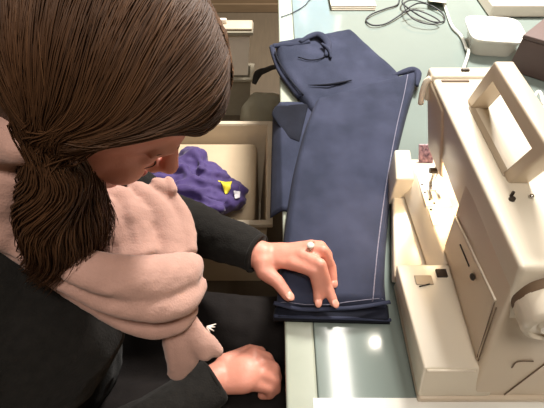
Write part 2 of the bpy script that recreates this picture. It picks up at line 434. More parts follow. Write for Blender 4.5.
for (x,y) in ((0.267,0.487),(0.271,0.470),(0.277,0.462),(0.266,0.505),(0.268,0.448)):
    bmesh.ops.create_cone(bm, cap_ends=True, segments=10, radius1=0.0018, radius2=0.0018, depth=0.001, matrix=Matrix.Translation((x,y,0.8318)))
link('plate_screws', bm_mesh(bm), M_dark, sm)
hexobj('sticker', [at(419,163,.8305),at(433,163,.8305),at(433,163,.8305)+V((0,.004,0)),at(419,163,.8305)+V((0,.004,0)),at(419,145,.856),at(433,145,.856),at(433,145,.856)+V((0,.003,0)),at(419,145,.856)+V((0,.003,0))], M_purple_s, sm, 0.0005, 1)
# catch on the bed
hexobj('bed_catch', boxpts(0.212,0.238,0.306,0.322,0.8295,0.8315), M_seam2, sm, 0.0008, 1)
tube('bed_catch_slot', [(0.216,0.303,0.831),(0.232,0.307,0.831)], 0.0012, M_dark, sm, 6)
hexobj('bed_latch', boxpts(0.246,0.262,0.318,0.332,0.8295,0.8335), M_dark, sm, 0.001, 1)
# seams on the near end face
tube('end_seam', [(0.318,0.1695,0.772),(0.352,0.1915,0.90)], 0.0009, M_seam, sm, 6)
tube('end_notch', catmull([(0.301,0.1815,0.844),(0.303,0.1840,0.858),(0.322,0.1842,0.859)],5), 0.0009, M_seam, sm, 6)
# hand wheel
def wheel(name, c, r, y0, y1, m, parent, seg=48):
    prof = [(0.0,y1),(r*0.55,y1),(r*0.62,y1+0.004),(r*0.80,y1+0.004),(r*0.86,y1),(r*0.97,y1+0.002),(r,y1+0.006),(r,y0),(0,y0)]
    bm = bmesh.new(); rings = []
    for (rr, y) in prof:
        if rr == 0: rings.append([bm.verts.new((c[0], y, c[2]))])
        else: rings.append([bm.verts.new((c[0]+rr*(1+0.012*math.cos(12*2*PI*k/seg) if rr == r else 1)*math.cos(2*PI*k/seg), y, c[2]+rr*math.sin(2*PI*k/seg))) for k in range(seg)])
    for A, B in zip(rings, rings[1:]):
        for k in range(seg):
            a = A[k % len(A)], A[(k+1) % len(A)]; b = B[k % len(B)], B[(k+1) % len(B)]
            vs = [a[0]] + ([a[1]] if len(A) > 1 else []) + ([b[1]] if len(B) > 1 else []) + [b[0]]
            bm.faces.new(vs)
    o = link(name, bm_mesh(bm), m, parent); autosm(o, 50); return o
wheel('hand_wheel', (0.286,0,0.986), 0.036, 0.200, 0.172, M_cream, sm)
tube('wheel_hub', [(0.286,0.174,0.986),(0.286,0.166,0.986)], 0.011, M_cream_shade, sm, 24)
bm = bmesh.new(); bmesh.ops.create_cone(bm, cap_ends=True, segments=40, radius1=0.037, radius2=0.037, depth=0.010, matrix=Matrix.Translation((0.287,0.2045,0.986)) @ Matrix.Rotation(PI/2,4,'X'))
autosm(link('wheel_recess', bm_mesh(bm), M_seam, sm))
# work lamp under the head
bm = bmesh.new(); ell_bm(bm, (0.315,0.440,0.931), (0.009,0.009,0.009), seg=16, rings=10)
link('lamp_bulb', bm_mesh(bm), M_lampw, sm)
pl = bpy.data.lights.new('work_lamp_light', 'POINT'); pl.energy = 0.55; pl.color = (1.0,0.78,0.52); pl.shadow_soft_size = 0.012
plo = bpy.data.objects.new('work_lamp_light', pl); COL.objects.link(plo); plo.location = (0.292,0.452,0.912)

# ------------------------------------------------------------------ jeans
jn = empty('jeans', (0.12, 0.7, TZ), 'dark navy jeans spread on the table, one leg folded forward under her hand', 'jeans')
def cloth(name, rows, z0, h, m, parent, wr=0.004, nx=40, ns=14, seed=0, edge=0.012, wscale=(14,5), droop=None):
    """thick folded cloth: rows of (left, right) outline points on the table; a closed pillow with creases"""
    L = catmull([V((a[0],a[1],0)) for a,_ in rows], ns); R = catmull([V((b[0],b[1],0)) for _,b in rows], ns)
    n = len(L); bm = bmesh.new(); top, bot = [], []
    for i in range(n):
        tr, br = [], []
        ends = min(i, n-1-i)/4.0
        for k in range(nx+1):
            s = k/nx; p = L[i].lerp(R[i], s)
            w_ = (R[i]-L[i]).length
            e = min(s, 1-s)*w_/edge
            prof = min(1, e)**0.5 if e < 1 else 1
            prof *= min(1, 0.25+ends)**0.5
            nz = noise.noise(V((p.x*wscale[0]+seed, p.y*wscale[1]+seed, seed))) + 0.5*noise.noise(V((p.x*40+seed, p.y*16, seed+3)))
            z = z0 + 0.002 + (h-0.002)*prof + wr*nz*prof
            zb = z0
            if droop:
                dz = droop(p); z -= dz; zb -= dz
            tr.append(bm.verts.new((p.x, p.y, max(z, zb+0.0015)))); br.append(bm.verts.new((p.x, p.y, zb)))
        top.append(tr); bot.append(br)
    for i in range(n-1):
        for k in range(nx):
            bm.faces.new((top[i][k], top[i][k+1], top[i+1][k+1], top[i+1][k]))
            bm.faces.new((bot[i][k], bot[i+1][k], bot[i+1][k+1], bot[i][k+1]))
        bm.faces.new((top[i][0], top[i+1][0], bot[i+1][0], bot[i][0]))
        bm.faces.new((top[i][nx], bot[i][nx], bot[i+1][nx], top[i+1][nx]))
    for k in range(nx):
        bm.faces.new((top[0][k], bot[0][k], bot[0][k+1], top[0][k+1]))
        bm.faces.new((top[n-1][k], top[n-1][k+1], bot[n-1][k+1], bot[n-1][k]))
    return link(name, bm_mesh(bm), m, parent)
def droop_edge(p):
    return max(0, 0.020-p.x)**1.0*1.2 if p.x < 0.02 else 0
a = at
zt = 0.765
# under leg, its side seen at the left, reaching over the table edge
cloth('leg', [(a(273,100,zt),a(330,100,zt)),(a(272,125,zt),a(325,125,zt)),(a(271,160,zt),a(320,165,zt)),(a(270,205,zt),a(318,212,zt))],
      TZ+0.002, 0.012, M_denim, jn, 0.003, seed=2, droop=droop_edge)
# seat and hips
cloth('seat', [(a(276,44,zt),a(350,30,zt)),(a(277,56,zt),a(366,45,zt)),(a(283,74,zt),a(388,64,zt)),(a(300,98,zt),a(402,82,zt)),(a(318,120,zt),a(400,110,zt))],
      TZ+0.008, 0.018, M_denim, jn, 0.005, seed=5)
# front leg
ft = 0.782
leg = cloth('leg', [(a(316,97,ft),a(420,67,ft)),(a(311,108,ft),a(416,84,ft)),(a(303,130,ft),a(408,112,ft)),(a(293,170,ft),a(397,160,ft)),(a(286,215,ft),a(390,220,ft)),
      (a(280,265,ft),a(387,270,ft)),(a(276,303,.775),a(388,305,.775))], TZ+0.010, 0.021, M_denim, jn, 0.0035, nx=60, seed=9)
cloth('leg_opening_shade', [(a(275,102,.777),a(309,100,.777)),(a(272,110,.777),a(306,112,.777)),(a(278,120,.777),a(303,124,.777)),(a(288,134,.777),a(300,138,.777))], TZ+0.013, 0.005, M_denim_dark, jn, 0.002, nx=16, seed=3)  # dark patch painted for the shadow in the under leg's rolled opening
# open hem end: a fold of darker inner cloth and a lip
cloth('hem', [(a(275,304,.768),a(390,302,.768)),(a(273,311,.768),a(391,311,.768)),(a(273,317,.768),a(392,320,.768))], TZ+0.002, 0.013, M_denim_dark, jn, 0.003, seed=4, edge=0.006)
tube('hem_lip', catmull([a(274,303,.776),a(300,309,.779),(a(330,309,.779)),a(360,307,.779),a(390,302,.776)],8), 0.0035, M_denim, jn, 8, flat=0.7)
tube('hem_lip', catmull([a(274,316,.763),a(300,317,.763),(a(335,318,.763)),a(365,319,.763),a(391,320,.761)],8), 0.003, M_denim, jn, 8, flat=0.7)
# waistband
wbp = [a(273,46,.772),a(284,45,.776),a(296,44,.777),a(309,41,.778)]
tube('waistband', catmull(wbp,6), 0.010, M_denim, jn, 10, flat=0.5, up=(0,0,1))
tube('waistband', catmull([a(272,47,.768),a(275,58,.768),a(282,74,.766),a(300,97,.764)],8), 0.008, M_denim, jn, 10, flat=0.9)
tube('waist_lining', catmull([a(275,52,.779),a(279,62,.779),a(289,78,.777),a(303,95,.776)],8), 0.0025, M_denim_dark, jn, 8)
# rumpled fold with belt loop at the fly
tube('fly_fold', catmull([a(300,42,.782),a(311,36,.784),a(320,35,.786),a(328,44,.784),a(326,56,.780)],8), [0.006,0.010,0.012,0.010,0.005], M_denim, jn, 12, flat=0.6, up=(0,0,1))
tube('fly_fold', catmull([a(322,44,.784),a(329,50,.786),a(331,58,.782)],8), [0.004,0.006,0.003], M_denim, jn, 10)
tube('cuff_fold', catmull([a(392,76,.775),a(404,72,.779),a(413,70,.779),a(418,74,.777),a(417,86,.775)],8), [0.004,0.009,0.011,0.010,0.004], M_denim, jn, 10, flat=0.7)
tube('pocket_edge', catmull([a(298,57,.781),a(310,60,.780),a(322,58,.780),(a(331,50,.781))],8), 0.0016, M_denim_dark, jn, 6)
tube('crease', catmull([a(308,85,.780),a(325,85,.781),a(340,83,.781),a(352,80,.780)],8), [0.0006,0.003,0.0035,0.001], M_denim_dark, jn, 6)
# stitched outseam along the front leg
def on_top(o, pts, r, name, m):
    from mathutils.bvhtree import BVHTree
    off = world_loc(o)
    bvh = BVHTree.FromPolygons([v.co+off for v in o.data.vertices], [list(p.vertices) for p in o.data.polygons])
    out = []
    for p in catmull(pts, 8):
        h = bvh.ray_cast(V((p.x,p.y,2)), V((0,0,-1)))
        if h[0] is not None: out.append(h[0]+V((0,0,0.0002)))
    return tube(name, out, r, m, jn, 6)
zz = 0.782
on_top(leg, [a(408,74,zz),a(404,95,zz),a(396,130,zz),a(387,180,zz),a(380,230,zz),a(375,275,zz),a(373,300,zz)], 0.0010, 'outseam', M_stitch)
on_top(leg, [a(280,299,zz),a(320,302,zz),a(350,300,zz),a(388,297,zz)], 0.0007, 'hem_stitch', M_stitch)

# ------------------------------------------------------------------ other things on the table
pp = box('paper_sheet', a(313,398,.751).x, 0.60, -0.01, a(313,398,.751).y, TZ+0.0002, TZ+0.0012, mat('paper', srgb(240,238,230), 0.8, noise_amt=0.01), bev=0)
tag(pp, 'white paper sheet on the table in front of the sewing machine', 'paper')
M_dbox = mat('dark_brown_box', srgb(98,80,76), 0.7, noise_amt=0.08, noise_scale=20, bump=0.1)
A0 = a(507,70,.75); B0 = a(544,82,.75); dd = (B0-A0).normalized(); A1 = a(516,40,.85); E1 = a(544,18,.85); ee = (E1-A1); ee.z = 0; ee.normalize()
wB, lB = 0.24, 0.26
q = [A0, A0+dd*wB, A0+dd*wB+ee*lB, A0+ee*lB]
tk = empty('dark_box', A0, 'dark brown cardboard box behind the sewing machine, at the right edge', 'box')
hexobj('box_body', [V((p.x,p.y,TZ+.001)) for p in q]+[V((p.x,p.y,TZ+0.088)) for p in q], M_dbox, tk, 0.002)
cen = sum(q, V())/4
q2 = [cen+(p-cen)*1.012 for p in q]
hexobj('lid', [V((p.x,p.y,TZ+0.0885)) for p in q2]+[V((p.x,p.y,TZ+0.10)) for p in q2], M_dbox, tk, 0.003)
# clear plastic tub
M_tub = mat('frosted_plastic', srgb(236,232,222), 0.25, alpha=0.38, noise_amt=0.03)
M_tubrim = mat('frosted_plastic_rim', srgb(232,230,222), 0.25, alpha=0.7, noise_amt=0.03)
rim = [a(462,21,.80),a(506,15,.80),a(523,33,.80),a(512,47,.80),a(476,48,.80)]
tub = empty('plastic_tub', (0.60,1.12,TZ), 'clear frosted plastic tub on the table between white cord and dark box', 'tub')
def tubmesh(c, wx, wy, rot, z0, z1, m, name, parent, taper=0.8, th=0.002, seg=40, sq=4, rimw=0.006, closed_bottom=True):
    bm = bmesh.new(); rings = []
    prof = [(taper-0.02, z0), (taper, z0+0.002), (1, z1)]
    prof += [(1+rimw/wx, z1), (1+rimw/wx, z1+0.002), (1-th/wx, z1+0.002), (taper-th/wx, z0+0.004), (taper-0.03, z0+0.003)]
    for (s, z) in prof:
        ring = []
        for k in range(seg):
            t = 2*PI*k/seg; cx, sx = math.cos(t), math.sin(t)
            px = wx*s*math.copysign(abs(cx)**(2/sq), cx); py = wy*s*math.copysign(abs(sx)**(2/sq), sx)
            ring.append(bm.verts.new((c[0]+px*math.cos(rot)-py*math.sin(rot), c[1]+px*math.sin(rot)+py*math.cos(rot), z)))
        rings.append(ring)
    for A, B in zip(rings, rings[1:]):
        for k in range(seg): bm.faces.new((A[k], A[(k+1)%seg], B[(k+1)%seg], B[k]))
    bm.faces.new(rings[0][::-1]); bm.faces.new(rings[-1])
    o = link(name, bm_mesh(bm), m, parent); autosm(o, 35); return o
tubmesh((0.615,1.112), 0.066, 0.062, -0.12, TZ+0.001, 0.798, M_tub, 'tub_body', tub, taper=0.84, sq=5)
tubmesh((0.615,1.112), 0.069, 0.065, -0.12, 0.799, 0.8035, M_tubrim, 'rim', tub, taper=0.97, sq=5, th=0.008)
# white slab-shaped device at the top right and booklet at top
M_white = mat('white_casing', srgb(240,228,212), 0.5, noise_amt=0.02)
tg = box('white_case', 0.675, 0.95, 1.285, 1.50, TZ+0.001, TZ+0.04, M_white, None, 0.006, 3); tag(tg, 'flat white case lying at the far right of the table', 'case')
bk = empty('booklet', (0.26,1.36,TZ), 'stack of white pages lying at the far edge of the table behind the jeans', 'booklet')
x0, x1, y0 = a(333,12,.765).x, a(378,12,.765).x, a(350,11,.75).y
for i in range(3):
    box('page_block' if i else 'cover', x0-0.001*i, x1+0.001*i, y0+0.002*i, y0+0.19, TZ+0.001+0.005*i, TZ+0.0055+0.005*i, M_white, bk, 0.001, 1)
# white adapter & cord
M_cord = mat('white_cord', srgb(240,238,230), 0.45, noise_amt=0.01)
pc = empty('power_cord', (0.5,1.2,TZ), 'white power cord running from its plug to the back of the machine', 'cord')
tube('cord', catmull([a(440,-6,.765),a(446,10,.756),a(452,26,.756),a(461,36,.756),a(466,48,.758),a(467,58,.775),V((0.325,0.62,0.80)),V((0.345,0.60,0.80))],10), 0.0042, M_cord, pc, 8)
hexobj('plug', [a(428,2,.752),a(447,4,.752),a(446,-12,.752),a(428,-12,.752),a(429,1,.775),a(446,3,.775),a(445,-12,.775),a(429,-12,.775)], M_white, pc, 0.003)
t_ = tube('cable', catmull([V((0.405,0.50,0.80)),V((0.425,0.545,0.86)),a(536,94,.86),a(543,103,.86),a(542,116,.85),V((0.46,0.50,0.80)),V((0.44,0.42,0.79))],10), 0.0035, M_cord, None, 8)
tag(t_, 'looped white cable arching beside the right back of the sewing machine', 'cable')
# black cables
M_black = mat('black_cable', srgb(48,48,52), 0.5, noise_amt=0.05)
ck = tube('cable', catmull([a(400,-8,.755),a(398,4,.755),a(385,9,.755),a(372,14,.757),a(366,20,.755),a(372,25,.757),a(385,24,.755),a(400,15,.758),a(410,7,.762),a(420,3,.764),a(432,6,.762),a(443,14,.757),a(444,21,.755),
     a(434,22,.758),a(420,16,.762),a(408,8,.766),a(402,2,.768),a(408,-4,.765),a(425,-6,.76)],8), 0.0023, M_black, None, 6)
tag(ck, 'tangled black cable looped on the table near the white plug', 'cable')
ck = tube('cable', catmull([a(404,12,.776),a(415,10,.774),a(430,15,.770),a(440,22,.765),a(428,24,.765),a(412,18,.770),a(404,5,.775),a(412,0,.774),a(426,3,.772)],8), 0.002, M_black, None, 6)
tag(ck, 'short thin black cord bundled on top of the tangled cable', 'cable')
ck = tube('cable', catmull([a(281,17,.753),a(292,13,.753),a(304,6,.753),a(312,-2,.753),a(330,-10,.753)],8), 0.0014, M_black, None, 6)
tag(ck, 'thin black wire crossing the far left corner of the table', 'wire')

# ------------------------------------------------------------------ things on the floor, left of the table
M_binw = mat('beige_bin_plastic', srgb(206,190,166), 0.5, noise_amt=0.03)
M_bing = mat('greyed_bin_plastic', srgb(160,152,134), 0.35, noise_amt=0.05, alpha=0.85)
def tote(name, label, x0, x1, y0, y1, z0, z1, m, m_rim, taper=0.03, th=0.006, group=None):
    r = empty(name, ((x0+x1)/2,(y0+y1)/2,z0), label, 'box', group)
    bm = bmesh.new()
    def ring(ix, z): return [bm.verts.new(p) for p in ((x0+ix,y0+ix,z),(x1-ix,y0+ix,z),(x1-ix,y1-ix,z),(x0+ix,y1-ix,z))]
    rs = [ring(taper,z0),ring(0,z1),ring(th,z1),ring(taper+th,z0+th)]
    for A,B in zip(rs,rs[1:]):
        for k in range(4): bm.faces.new((A[k],A[(k+1)%4],B[(k+1)%4],B[k]))
    bm.faces.new(rs[0][::-1]); bm.faces.new(rs[-1])
    link('bin_body', bm_mesh(bm), m, r, smooth=False)
    bm = bmesh.new()
    rs = []
    for (ix,z) in ((-0.014,z1-0.012),(-0.014,z1+0.004),(0.004,z1+0.004),(0.004,z1+0.0005),(-0.001,z1+0.0005),(-0.001,z1-0.012)):
        rs.append(ring(ix,z))
    for A,B in zip(rs,rs[1:]+rs[:1]):
        for k in range(4): bm.faces.new((A[k],A[(k+1)%4],B[(k+1)%4],B[k]))
    bevel(bm, 0.002, 1)
    link('rim', bm_mesh(bm), m_rim, r, smooth=False)
    return r
big = tote('storage_bin', 'large open beige storage bin on the floor beside the table', -0.56, -0.012, 0.755, 1.20, 0.001, 0.40, M_binw, M_binw)
M_lin = mat('beige_lining', srgb(192,172,144), 0.9, noise_amt=0.06, noise_scale=12)
cl = box('folded_cloth', -0.52, -0.055, 0.80, 1.165, 0.012, 0.345, M_lin, None, 0.02, 5); tag(cl, 'folded beige cloth lying inside the large open storage bin', 'cloth')
lo = tote('storage_box', 'grey translucent storage box on the floor, carrying the white box', -0.335, -0.10, 1.74, 1.85, 0.001, 0.235, M_bing, M_bing, 0.02)
up = tote('storage_box', 'white storage box with a lid knob standing on the grey translucent box', -0.33, -0.095, 1.735, 1.800, 0.243, 0.47, mat('white_bin', srgb(250,240,226),0.5,noise_amt=0.02), M_bing, 0.02)
hexobj('lid', boxpts(-0.335,-0.085,1.73,1.805,0.476,0.487), mat('bin_lid', srgb(196,180,158),0.4,noise_amt=0.03), up, 0.004)
hexobj('lid_knob', boxpts(-0.245,-0.195,1.765,1.78,0.487,0.51), mat('bin_knob', srgb(236,226,210),0.4,noise_amt=0.02), up, 0.006)
# grey bag with black strap
bm = bmesh.new(); ell_bm(bm, (-0.04,1.60,0.12), (0.11,0.12,0.11)); ell_bm(bm, (-0.04,1.60,0.09), (0.11,0.13,0.088)); ell_bm(bm, (0.0,1.62,0.12), (0.09,0.09,0.10))
me = remesh(bm, 0.008, 6)
for v in me.vertices: v.co.z = max(v.co.z, 0.002)
displace(me, lambda p: 0.010*noise.noise(p*18) if p.z > 0.01 else 0)
bg = empty('fabric_bag', (0,1.62,0), 'soft grey fabric bag with black strap on the floor by the table', 'bag')
link('bag_body', me, mat('grey_bag_cloth', srgb(150,146,128), 0.85, noise_amt=0.08, noise_scale=14), bg)
M_strap = mat('black_strap', srgb(30,26,24), 0.8, noise_amt=0.1)
tube('strap', catmull([a(254,84,.24),a(258,74,.27),a(266,70,.285),a(276,67,.27),a(290,70,.22)],8), [0.010,0.020,0.014,0.014,0.014], M_strap, bg, 10, flat=0.35, up=(0,-0.5,1))
tube('bottom_piping', catmull([a(248,116,.025),a(256,118,.02),a(266,119,.02),a(280,118,.025)],6), 0.009, M_strap, bg, 8)
# purple garment with yellow motif over the near rim of the bin
pg = empty('purple_garment', at(212,188,.42), 'crumpled purple garment with yellow motif draped into the beige bin', 'garment')
bm = bmesh.new()
def PA(u,v,z): return at(u,v,z)
for (p,r) in ((PA(192,162,.43),(0.052,0.06,0.04)),(PA(205,178,.42),(0.075,0.06,0.04)),(PA(192,196,.43),(0.11,0.06,0.045)),(PA(212,200,.42),(0.10,0.045,0.04)),(PA(228,192,.41),(0.06,0.04,0.03)),(PA(170,180,.42),(0.10,0.08,0.05)),(PA(236,198,.405),(0.035,0.03,0.02)),(PA(220,205,.41),(0.07,0.03,0.03))):
    ell_bm(bm, p, r)
for pth in ([PA(180,168,.46),PA(197,180,.465),PA(215,186,.455),PA(238,190,.435)],[PA(180,190,.465),PA(205,197,.465),PA(226,204,.445)],[PA(176,204,.465),PA(200,208,.46),PA(222,210,.445)],[PA(188,155,.46),PA(199,160,.46),PA(203,172,.46)]):
    tube_bm(bm, catmull(pth,5), 0.014, 8)
me = remesh(bm, 0.006, 4)
displace(me, lambda p: 0.018*noise.noise(V((p.x*16,p.y*42,p.z*22))) + 0.005*noise.noise(p*60))
gp = link('cloth_body', me, mat('purple_cloth', srgb(66,48,106), 0.75, noise_amt=0.12, noise_scale=20, sheen=0.2), pg)
from mathutils.bvhtree import BVHTree
def drape(o, pts2, lift, th, name, m, parent):
    """small patch following the surface below it"""
    off = world_loc(o)
    bvh = BVHTree.FromPolygons([v.co+off for v in o.data.vertices], [list(p.vertices) for p in o.data.polygons])
    C = sum(pts2, V())/len(pts2); bm = bmesh.new(); N = 6
    pts = []
    for i in range(len(pts2)):
        for k in range(6): pts.append(pts2[i].lerp(pts2[(i+1)%len(pts2)], k/6))
    rings = []
    for j in range(1, N+1):
        ring = []
        for p in pts:
            qv = C.lerp(p, j/N)
            d = (qv-V((0,0,CAM_Z))).normalized()
            h = bvh.ray_cast(V((qv.x,qv.y,2)), V((0,0,-1)))
            z = h[0].z+lift if h[0] is not None else qv.z
            ring.append(bm.verts.new((qv.x,qv.y,z)))
        rings.append(ring)
    c = bm.verts.new(sum((v.co for v in rings[0]), V())/len(pts))
    n = len(pts)
    for k in range(n): bm.faces.new((c, rings[0][k], rings[0][(k+1)%n]))
    for A,B in zip(rings,rings[1:]):
        for k in range(n): bm.faces.new((A[k],B[k],B[(k+1)%n],A[(k+1)%n]))
    ob = link(name, bm_mesh(bm), m, parent)
    s = ob.modifiers.new('s','SOLIDIFY'); s.thickness = th
    return ob
drape(gp, [PA(218,181,.44),PA(232,182,.44),PA(231,192,.44),PA(226,197,.44),PA(222,190,.44)], 0.004, 0.003, 'yellow_motif', mat('yellow_print', srgb(232,214,60), 0.6, noise_amt=0.03), pg)
drape(gp, [PA(234,195,.43),PA(240,194,.43),PA(240,200,.43),PA(235,202,.43)], 0.004, 0.003, 'white_motif', mat('white_print', srgb(225,220,225), 0.6, noise_amt=0.03), pg)

# ------------------------------------------------------------------ chair under the person
ch = empty('stool', (-0.42,0.26,0), 'dark round stool the woman sits on', 'stool')
bm = bmesh.new(); bmesh.ops.create_cone(bm, cap_ends=True, segments=48, radius1=0.17, radius2=0.175, depth=0.04, matrix=Matrix.Translation((-0.42,0.26,0.432))); bevel(bm, 0.008, 2)
autosm(link('seat', bm_mesh(bm), M_dbox, ch))
for sx, sy in ((1,1),(1,-1),(-1,1),(-1,-1)):
    tube('leg', [(-0.42+0.11*sx,0.26+0.11*sy,0.41),(-0.42+0.15*sx,0.26+0.15*sy,0.002)], 0.013, M_dbox, ch, 10)

# ------------------------------------------------------------------ the woman
ps = empty('person', (-0.42,0.26,0), 'woman with long brown hair, pink scarf and black sweater bending over the jeans', 'person')
H = V((-0.150,0.318,1.165))
p_ = math.radians(47); yaw = math.radians(-4)
Fh = V((math.cos(p_)*math.cos(yaw), math.cos(p_)*math.sin(yaw), -math.sin(p_)))
Rh = V((math.sin(yaw), -math.cos(yaw), 0)).normalized()     # her right, toward the near side
Uh = Rh.cross(Fh).normalized()
if Uh.z < 0: Uh = -Uh
HM = Matrix((Fh, Rh, Uh)).transposed()                     # columns f, r, u
def hp(f, r, u): return H + Fh*f + Rh*r + Uh*u
neck0 = V((-0.262,0.285,1.045)); chest = V((-0.31,0.265,0.90)); belly = V((-0.37,0.26,0.72)); pelvis = V((-0.42,0.26,0.57))
shR, shL = V((-0.325,0.085,0.975)), V((-0.31,0.455,0.965))
elR = V((-0.285,0.065,0.715)); elL = V((-0.235,0.50,0.775))
wrR = at(218,378,.695); wrL = at(263,256,.797)
kneeR, kneeL = V((0.04,0.165,0.585)), V((0.04,0.345,0.585))
bm = bmesh.new()
# head
def he(f,r,u,a_,b_,c_, pitch=0): ell_bm(bm, hp(f,r,u), (a_,b_,c_), HM @ Matrix.Rotation(pitch,3,'Y'))
he(-0.010,0,0.022,0.088,0.072,0.088)
he(0.020,0,-0.030,0.062,0.060,0.075)
he(0.040,0,-0.070,0.040,0.038,0.042)          # jaw / mouth
he(0.062,0,-0.098,0.018,0.020,0.014)          # chin
he(0.058,0,0.012,0.026,0.045,0.022)           # brow
for s in (1,-1):
    he(0.050,0.033*s,-0.035,0.026,0.022,0.026)   # cheek
    he(0.062,0.028*s,-0.008,0.0125,0.0145,0.011)  # eyelid over eyeball
    chain(bm, [hp(0.076,0.012*s,0.011),hp(0.075,0.030*s,0.014),hp(0.062,0.046*s,0.008)], [0.005,0.0055,0.004])
    # ear
    e = hp(-0.012,0.070*s,-0.018)
    chain(bm, [hp(-0.002,0.068*s,-0.040),hp(-0.006,0.073*s,-0.025),hp(-0.014,0.078*s,-0.008),hp(-0.024,0.077*s,-0.006),hp(-0.028,0.074*s,-0.018),hp(-0.018,0.071*s,-0.034)], [0.005]*6)
    # nostril wing
    he(0.085,0.009*s,-0.043,0.009,0.007,0.006)
chain(bm, [hp(0.078,0,0.004),hp(0.088,0,-0.016),hp(0.101,0,-0.036)], [0.007,0.0075,0.0095])
chain(bm, [hp(0.101,0,-0.038),hp(0.086,0,-0.046)], [0.008,0.007])
chain(bm, [hp(0.076,-0.018,-0.066),hp(0.083,0,-0.064),hp(0.076,0.018,-0.066)], [0.004,0.006,0.004])
chain(bm, [hp(0.074,-0.015,-0.075),hp(0.081,0,-0.076),hp(0.074,0.015,-0.075)], [0.004,0.0065,0.004])
# neck and trunk (under the clothes)
chain(bm, [hp(-0.030,0,-0.055), neck0, V((-0.29,0.275,0.985))], [0.050,0.050,0.058])
chain(bm, [shR, V((-0.30,0.27,0.985)), shL], [0.050,0.060,0.050])
ell_bm(bm, chest, (0.095,0.155,0.14)); ell_bm(bm, belly, (0.095,0.135,0.15)); ell_bm(bm, pelvis, (0.115,0.165,0.105))
chain(bm, [shR, elR], [0.045,0.037]); chain(bm, [shL, elL], [0.045,0.037])
chain(bm, [elR, wrR], [0.036,0.025]); chain(bm, [elL, wrL], [0.036,0.024])
chain(bm, [V((-0.40,0.17,0.555)), kneeR, V((0.0,0.165,0.12)), V((0.02,0.165,0.055))], [0.078,0.055,0.038,0.036])
chain(bm, [V((-0.40,0.345,0.555)), kneeL, V((0.0,0.345,0.12)), V((0.02,0.345,0.055))], [0.078,0.055,0.038,0.036])
for yy in (0.165,0.345): chain(bm, [V((0.0,yy,0.045)),V((0.13,yy,0.032))], [0.036,0.028])
# left hand on the jeans
def q4(x, y, z): return at(240+x/4.945, 230+y/4.945, z)
def finger(pts, r): chain(bm, pts, r, seg=12)
LH = {}
palmC = q4(215,125,.805)
up_ = V((0,0,1))
mcp = [q4(262,165,.812), q4(300,125,.818), q4(335,92,.818), q4(352,78,.812)]
for m_, rr in zip(mcp, (0.0125,0.0125,0.012,0.011)): cap_bm(bm, wrL+(palmC-wrL)*0.25, m_, 0.019, rr, flat=0.72, up=up_)
cap_bm(bm, wrL, palmC, 0.025, 0.024, flat=0.62, up=up_)
cap_bm(bm, mcp[0], mcp[3], 0.0125, 0.011)
finger([mcp[0], q4(368,205,.820), q4(385,290,.797), q4(386,352,.787)], [0.0115,0.0098,0.0088,0.0075])
finger([mcp[1], q4(398,170,.828), q4(432,275,.800), q4(464,358,.788)], [0.0115,0.0098,0.0088,0.0075])
finger([mcp[2], q4(412,100,.828), q4(452,180,.802), q4(463,258,.788)], [0.0110,0.0092,0.0084,0.0072])
finger([mcp[3], q4(400,76,.818), q4(436,118,.798), q4(444,175,.787)], [0.0100,0.0085,0.0075,0.0065])
finger([q4(115,165,.800), q4(120,205,.798), q4(185,255,.795), q4(238,326,.789)], [0.019,0.0145,0.0115,0.0092])
# right hand resting curled on the lap
def q5(u, v, z): return at(u, v, z)
mr = [q5(254,354,.702), q5(261,363,.705), q5(262,374,.703), q5(257,384,.698)]
pR = q5(243,374,.702)
for m_ in mr: cap_bm(bm, wrR+(pR-wrR)*0.3, m_, 0.019, 0.0125, flat=0.75, up=up_)
cap_bm(bm, wrR, pR, 0.026, 0.031, flat=0.62, up=up_); cap_bm(bm, mr[0], mr[3], 0.0125, 0.012)
for m_, p1, p2, p3 in ((mr[0], q5(267,358,.695), q5(272,366,.678), q5(264,372,.670)), (mr[1], q5(274,368,.696), q5(277,378,.678), q5(268,382,.670)),
                       (mr[2], q5(275,380,.692), q5(276,389,.675), q5(267,391,.668)), (mr[3], q5(269,388,.688), q5(270,394,.673), q5(262,395,.667))):
    finger([m_, p1, p2, p3], [0.0118,0.0102,0.0090,0.0078])
finger([q5(226,364,.695), q5(238,357,.692), q5(250,351,.688), q5(261,352,.684)], [0.018,0.0135,0.0115,0.0095])
me = remesh(bm, 0.0032, 5, 0.5)
body = link('body', me, M_skin, ps)
# nails, lips, lashes, ring
def nail(p0, p1, r):
    d = (p1-p0).normalized(); n = (V((0,0,1)) - d*d.z).normalized(); s = d.cross(n)
    Mx = Matrix((d, s, n)).transposed()
    bm = bmesh.new(); ell_bm(bm, p1+n*r*0.72+d*r*0.25, (r*0.95,r*0.72,r*0.25), Mx, 14, 8)
    link('fingernail', bm_mesh(bm), M_nail, body)
nail(q4(385,290,.797), q4(386,352,.787), 0.0078); nail(q4(432,275,.800), q4(464,358,.788), 0.0078)
nail(q4(452,180,.802), q4(463,258,.788), 0.0074); nail(q4(185,255,.795), q4(238,326,.789), 0.0092)
rc = q4(362,96,.823); rd = (q4(412,100,.828)-mcp[2]).normalized()
bm = bmesh.new(); s1 = rd.cross(V((0,0,1))).normalized(); n1 = s1.cross(rd)
tube_bm(bm, [rc+s1*math.cos(t)*0.0112+n1*math.sin(t)*0.0112 for t in [2*PI*k/28 for k in range(28)]], 0.0013, 8, closed=True)
rg = link('ring', bm_mesh(bm), M_silver, ps)
bm = bmesh.new(); ell_bm(bm, rc+n1*0.0125-s1*(-0.002), (0.0062,0.0062,0.003), None, 14, 8); link('stone', bm_mesh(bm), M_stone, rg)
